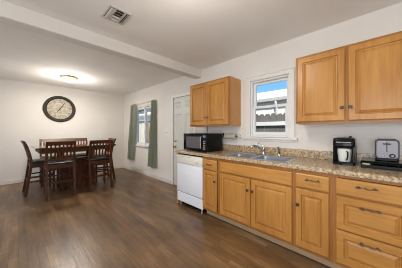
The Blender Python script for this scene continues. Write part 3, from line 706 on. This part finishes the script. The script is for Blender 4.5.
# ------------------------------------------------------------------ curtains
rb = (W - .05, 4.78, 2.035)
t = thing('curtain_rod', 'thin white curtain rod above the dining window', 'curtain rod', rb)
obj('rod', cyl(B(), (W - .05, 4.02, 2.035), (W - .05, 5.56, 2.035), .007, seg=10), 'trim', t, True, rb)
for yy in (4.03, 5.55):
    bm = B(); tube(bm, [(W, yy, 2.035), (W - .05, yy, 2.035)], .006, 8); lathe(bm, [(.014, 0), (.014, .004), (.001, .005)], (W, yy, 2.035), (-1, 0, 0), 12); obj('bracket', bm, 'trim', t, True, rb)
def curtain(label, ty0, ty1, by0, by1, zb, ph):
    bm = B(); nz, ny = 26, 60; gridv = []
    for i in range(nz + 1):
        f = i / nz; z = 2.05 + (zb - 2.05) * f; row = []
        for j in range(ny + 1):
            s = j / ny; a = ty0 + (ty1 - ty0) * s; b_ = by0 + (by1 - by0) * s
            yy = a + (b_ - a) * (f ** 1.25); amp = .012 + .026 * min(1, f * 2)
            x = W - .050 + amp * math.sin(s * 2 * PI * 3.5 + ph + .5 * math.sin(f * 3 + ph)) + .006 * math.sin(s * 31 + f * 4)
            if f < .035: x = W - .05 + (.012 if j % 2 else .009) * (1 if False else -1)
            row.append(bm.verts.new((min(x, W - .012), yy, z)))
        gridv.append(row)
    for i in range(nz):
        for j in range(ny): bm.faces.new((gridv[i][j], gridv[i][j + 1], gridv[i + 1][j + 1], gridv[i + 1][j]))
    bmesh.ops.solidify(bm, geom=bm.faces[:], thickness=.002)
    base = (W - .05, (ty0 + ty1) / 2, zb)
    o = obj('curtain', bm, 'curtain', None, True, base); o.location = base; tag(o, label, 'curtain', 'green curtains at the dining window'); return o
curtain('sage green curtain panel on the side of the window by the room corner', 5.10, 5.46, 5.28, 5.70, .345, .3)
curtain('sage green curtain panel on the side of the window nearer the door', 4.03, 4.22, 4.01, 4.38, .29, 1.4)

# ------------------------------------------------------------------ clock
b0 = (0.787, D, 1.836)
t = thing('wall_clock', 'large round clock with dark frame and parchment face on the back wall', 'clock', b0)
bm = B(); lathe(bm, [(.272, .004), (.352, .004), (.352, .022), (.340, .038), (.315, .044), (.292, .036), (.280, .022), (.272, .018)], b0, (0, -1, 0), 64, cap=False); bm2 = bm
obj('frame', bm, 'clockframe', t, True, b0)
bm = B(); lathe(bm, [(.001, .004), (.276, .004), (.276, .014), (.001, .014)], b0, (0, -1, 0), 64); fo = obj('face', bm, 'clockface', t, False, b0)
def stroke(bm, p, q, w, yy):
    p, q = Vector(p), Vector(q); d = (q - p).normalized(); n_ = Vector((-d.y, d.x)) * w / 2
    pts = [p + n_, p - n_, q - n_, q + n_]
    loft(bm, [[(v.x, yy, v.y) for v in pts], [(v.x, yy + .002, v.y) for v in pts]])
ROM = ['XII', 'I', 'II', 'III', 'IIII', 'V', 'VI', 'VII', 'VIII', 'IX', 'X', 'XI']
bm = B(); yf = D - .0165
for hh in range(12):
    a = PI / 2 - hh * PI / 6; ctr = Vector((b0[0], b0[2])) + Vector((math.cos(a), math.sin(a))) * .222
    up = Vector((math.cos(a), math.sin(a))); rt = Vector((up.y, -up.x)); wd_ = {'I': .011, 'V': .026, 'X': .026}
    tot = sum(wd_[c] for c in ROM[hh]); x = -tot / 2
    for c in ROM[hh]:
        w_ = wd_[c]; m_ = x + w_ / 2
        P_ = lambda uu, vv: ctr + rt * uu + up * vv
        if c == 'I': stroke(bm, P_(m_, -.028), P_(m_, .028), .005, yf)
        if c == 'V': stroke(bm, P_(m_ - .009, .028), P_(m_, -.028), .006, yf); stroke(bm, P_(m_ + .009, .028), P_(m_, -.028), .003, yf)
        if c == 'X': stroke(bm, P_(m_ - .009, .028), P_(m_ + .009, -.028), .006, yf); stroke(bm, P_(m_ + .009, .028), P_(m_ - .009, -.028), .003, yf)
        x += w_
obj('numerals', bm, 'ink', fo, False, b0)
bm = B()
for r_ in (.258, .178, .09): lathe(bm, [(r_, .0145), (r_, .0160), (r_ + .003, .0160), (r_ + .003, .0145)], b0, (0, -1, 0), 48, cap=False)
obj('dial_ring', bm, 'ink', fo, False, b0)
for nm, ang, ln, w_, yy in (('minute_hand', 58, .19, .017, D - .022), ('hour_hand', 232, .09, .020, D - .026)):
    a = math.radians(ang); c2 = Vector((b0[0], b0[2])); dv = Vector((math.cos(a), math.sin(a)))
    bm = B(); stroke(bm, c2 - dv * .04, c2 + dv * ln, w_, yy); obj(nm, bm, 'clockframe', t, False, b0)
bm = B(); lathe(bm, [(.016, .012), (.016, .028), (.001, .030)], b0, (0, -1, 0), 20); obj('hub', bm, 'clockframe', t, True, b0)

# ------------------------------------------------------------------ ceiling lamps and vent
def ceiling_lamp(label, x, y_, power):
    b0 = (x, y_, H); t = thing('ceiling_light', label, 'ceiling light', b0)
    bm = B(); lathe(bm, [(.06, 0), (.16, -.002), (.165, -.02), (.160, -.034), (.142, -.036), (.138, -.014), (.06, -.012)], b0, (0, 0, 1), 40, cap=False); obj('rim', bm, 'lamprim', t, True, b0)
    bm = B(); lathe(bm, [(.138, -.020), (.140, -.036), (.132, -.062), (.110, -.088), (.075, -.106), (.035, -.115), (.001, -.117)], b0, (0, 0, 1), 40, cap=False); obj('lamp_shade', bm, 'lampglass', t, True, b0)
    l = bpy.data.lights.new('spread_light', 'POINT'); l.energy = power; l.color = (1.0, 0.94, 0.86); l.shadow_soft_size = .10
    o = bpy.data.objects.new('spread_light', l); COL.objects.link(o); o.location = (x, y_, H - .36)  # unseen point light added below the dome to spread onto the ceiling
    l.energy = power * .44
    d = bpy.data.lights.new('dome_glow', 'AREA'); d.shape = 'DISK'; d.size = .24; d.energy = power * .5; d.color = l.color
    o = bpy.data.objects.new('dome_glow', d); COL.objects.link(o); o.location = (x, y_, H - .125)
    return t
ceiling_lamp('lit dome ceiling light with bronze rim in front of the wall clock', 0.79, 4.87, DINING_LAMP_POWER)
ceiling_lamp('lit dome ceiling light over the kitchen floor', 0.83, 0.95, KITCHEN_LAMP_POWER)
b0 = (0.712, 1.922, H)
t = thing('ceiling_vent', 'square metal air vent in the kitchen ceiling', 'air vent', b0)
vx0, vx1, vy0, vy1 = .600, .824, 1.797, 2.047
bm = B()
for a, b_, c, d_ in ((vx0, vx0 + .022, vy0, vy1), (vx1 - .022, vx1, vy0, vy1), (vx0 + .022, vx1 - .022, vy0, vy0 + .022), (vx0 + .022, vx1 - .022, vy1 - .022, vy1)): box(bm, a, b_, c, d_, H - .010, H, .003)
obj('frame', bm, 'ventwhite', t, base=b0)
obj('duct', box(B(), vx0 + .02, vx1 - .02, vy0 + .02, vy1 - .02, H - .0015, H), 'ventdark', t, base=b0, label='dark duct opening')
def slat(cx_, cy_, ln, alongx, tilt):
    bm = B()
    if alongx: box(bm, -ln / 2, ln / 2, -.0105, .0105, -.0008, .0008); rot(bm, tilt, 'X')
    else: box(bm, -.0105, .0105, -ln / 2, ln / 2, -.0008, .0008); rot(bm, tilt, 'Y')
    shift(bm, (cx_, cy_, H - .011)); obj('slat', bm, 'ventwhite', t, base=b0)
for i in range(3): slat(vx0 + .036 + i * .016, 1.922, .20, False, .8)
for i in range(4): slat(.712, 1.922 - .075 + i * .05, .086, True, .7 if i < 2 else -.7)
for i in range(3): slat(vx1 - .036 - i * .016, 1.922, .20, False, -.8)
for xx in (.664, .756): obj('divider', box(B(), xx, xx + .008, vy0 + .02, vy1 - .02, H - .02, H - .002), 'ventwhite', t, base=b0)

# ------------------------------------------------------------------ dining set
CH, CX = 'cherry', 'cherry_x'
def slat_chair(name, label, cat, w, nslat, legs=2):
    t = thing(name, label, cat); h = w / 2 - .02
    post = lambda x: [(x, -.230, 0), (x, -.195, .25), (x, -.155, .55), (x, -.150, .66), (x, -.175, .80), (x, -.215, .95), (x, -.257, 1.045)]
    yb_ = lambda z: -.150 - (z - .66) * .25 if z < .8 else (-.175 - (z - .80) * .30 if z < .95 else -.215 - (z - .95) * .44)
    for s in (-1, 1):
        obj('leg', bar(B(), post(s * h), .036, .040), CH, t)
        obj('leg', bar(B(), [(s * h, .185, 0), (s * h, .185, .60)], .036, .036), CH, t)
    if w > .6: pass
    bm = B(); box(bm, -h + .018, h - .018, .172, .195, .53, .60); box(bm, -h + .018, h - .018, -.160, -.135, .53, .60)
    for s in (-1, 1): box(bm, s * h - .012, s * h + .012, -.14, .17, .53, .60)
    obj('seat_frame', bm, CX, t)
    bm = B(); loft(bm, [rr(-w / 2 + .004, w / 2 - .004, -.130, .215, .03, .601), rr(-w / 2, w / 2, -.132, .220, .035, .615), rr(-w / 2 + .004, w / 2 - .004, -.130, .216, .035, .636), rr(-w / 2 + .03, w / 2 - .03, -.11, .19, .03, .648)])
    obj('seat', bm, 'leather', t, True, label='black padded seat')
    for zz, ys in ((.20, .185), (.33, .185)):
        obj('stretcher', box(B(), -h + .016, h - .016, ys - .010, ys + .010, zz, zz + .028), CX, t)
    for s in (-1, 1):
        for zz in (.25, .34): obj('stretcher', box(B(), s * h - .010, s * h + .010, -.19 + (zz - .25) * .15, .17, zz, zz + .026), CH, t)
    obj('stretcher', box(B(), -h + .016, h - .016, -.202, -.184, .27, .298), CX, t)
    # curved top rail and lower rail
    def rail(z0, z1, th):
        loops = []
        for i in range(9):
            s = -1 + i / 4; x = s * (h + (.018 if z1 > 1 else -.016)); bow = -.016 * (1 - s * s)
            loops.append([(x, yb_(z0) - th / 2 + bow, z0), (x, yb_(z0) + th / 2 + bow, z0), (x, yb_(z1) + th / 2 + bow, z1), (x, yb_(z1) - th / 2 + bow, z1)])
        bm = B(); loft(bm, loops); return bm
    obj('top_rail', rail(.975, 1.048, .026), CX, t); obj('lower_rail', rail(.690, .725, .022), CX, t)
    for i in range(nslat):
        x = -h + (2 * h) * (i + 1) / (nslat + 1); s = x / h; bow = -.016 * (1 - s * s)
        bm = B(); bar(bm, [(x, yb_(z) + bow, z) for z in (.720, .80, .88, .95, .98)], .026, .012); obj('slat', bm, CH, t)
    return t
grp = 'tall chairs around the dining table'
c0 = slat_chair('dining_chair', 'tall dark slat-back chair with its back to us at the left half of the table', 'chair', .455, 6); c0['group'] = grp
c0.location = (.562, 4.42, 0)
dup(c0, (1.222, 4.385, 0), math.radians(3), 'tall dark slat-back chair with its back to us at the right half of the table')
dup(c0, (.312, 4.925, 0), math.radians(-87), 'tall dark chair seen from its side at the left end of the table')
dup(c0, (1.492, 5.00, 0), math.radians(90), 'tall dark chair at the right end of the table, nearest the green curtains')
bench = slat_chair('dining_bench', 'tall slat-back bench on the far side of the dining table against the back wall', 'bench', .985, 14)
bench.location = (.838, 5.475, 0); bench.rotation_euler = (0, 0, PI)

tb = (.915, 4.86, 0); tr = math.radians(2.5)
t = thing('dining_table', 'dark counter-height dining table on a square pedestal base', 'table', tb, tr)
L2, D2, zt = .715, .42, .922
bm = B(); loft(bm, [rr(-L2 + .01, L2 - .01, -D2 + .01, D2 - .01, .01, zt - .034), rr(-L2, L2, -D2, D2, .012, zt - .026), rr(-L2, L2, -D2, D2, .012, zt - .006), rr(-L2 + .006, L2 - .006, -D2 + .006, D2 - .006, .01, zt)]); obj('tabletop', bm, 'cherry_top', t)
bm = B()
for s in (-1, 1): box(bm, -L2 + .06, L2 - .06, s * (D2 - .07) - .011, s * (D2 - .07) + .011, zt - .105, zt - .034); box(bm, s * (L2 - .07) - .011, s * (L2 - .07) + .011, -D2 + .08, D2 - .08, zt - .105, zt - .034)
obj('apron', bm, CX, t)
px, py = .285, .165
for sx_ in (-1, 1):
    for sy_ in (-1, 1):
        obj('leg', box(B(), sx_ * px - .035, sx_ * px + .035, sy_ * py - .035, sy_ * py + .035, 0, zt - .106, .004), CH, t)
bm = B()
for s in (-1, 1): box(bm, -px + .035, px - .035, s * (py + .012) - .009, s * (py + .012) + .009, .06, .62); box(bm, s * (px + .012) - .009, s * (px + .012) + .009, -py + .035, py - .035, .06, .62)
obj('pedestal_panel', bm, CH, t)
obj('shelf', box(B(), -px + .034, px - .034, -py + .034, py - .034, .62, .64), CX, t)
obj('pedestal_base', box(B(), -px + .034, px - .034, -py + .002, py - .002, .04, .06), CX, t)
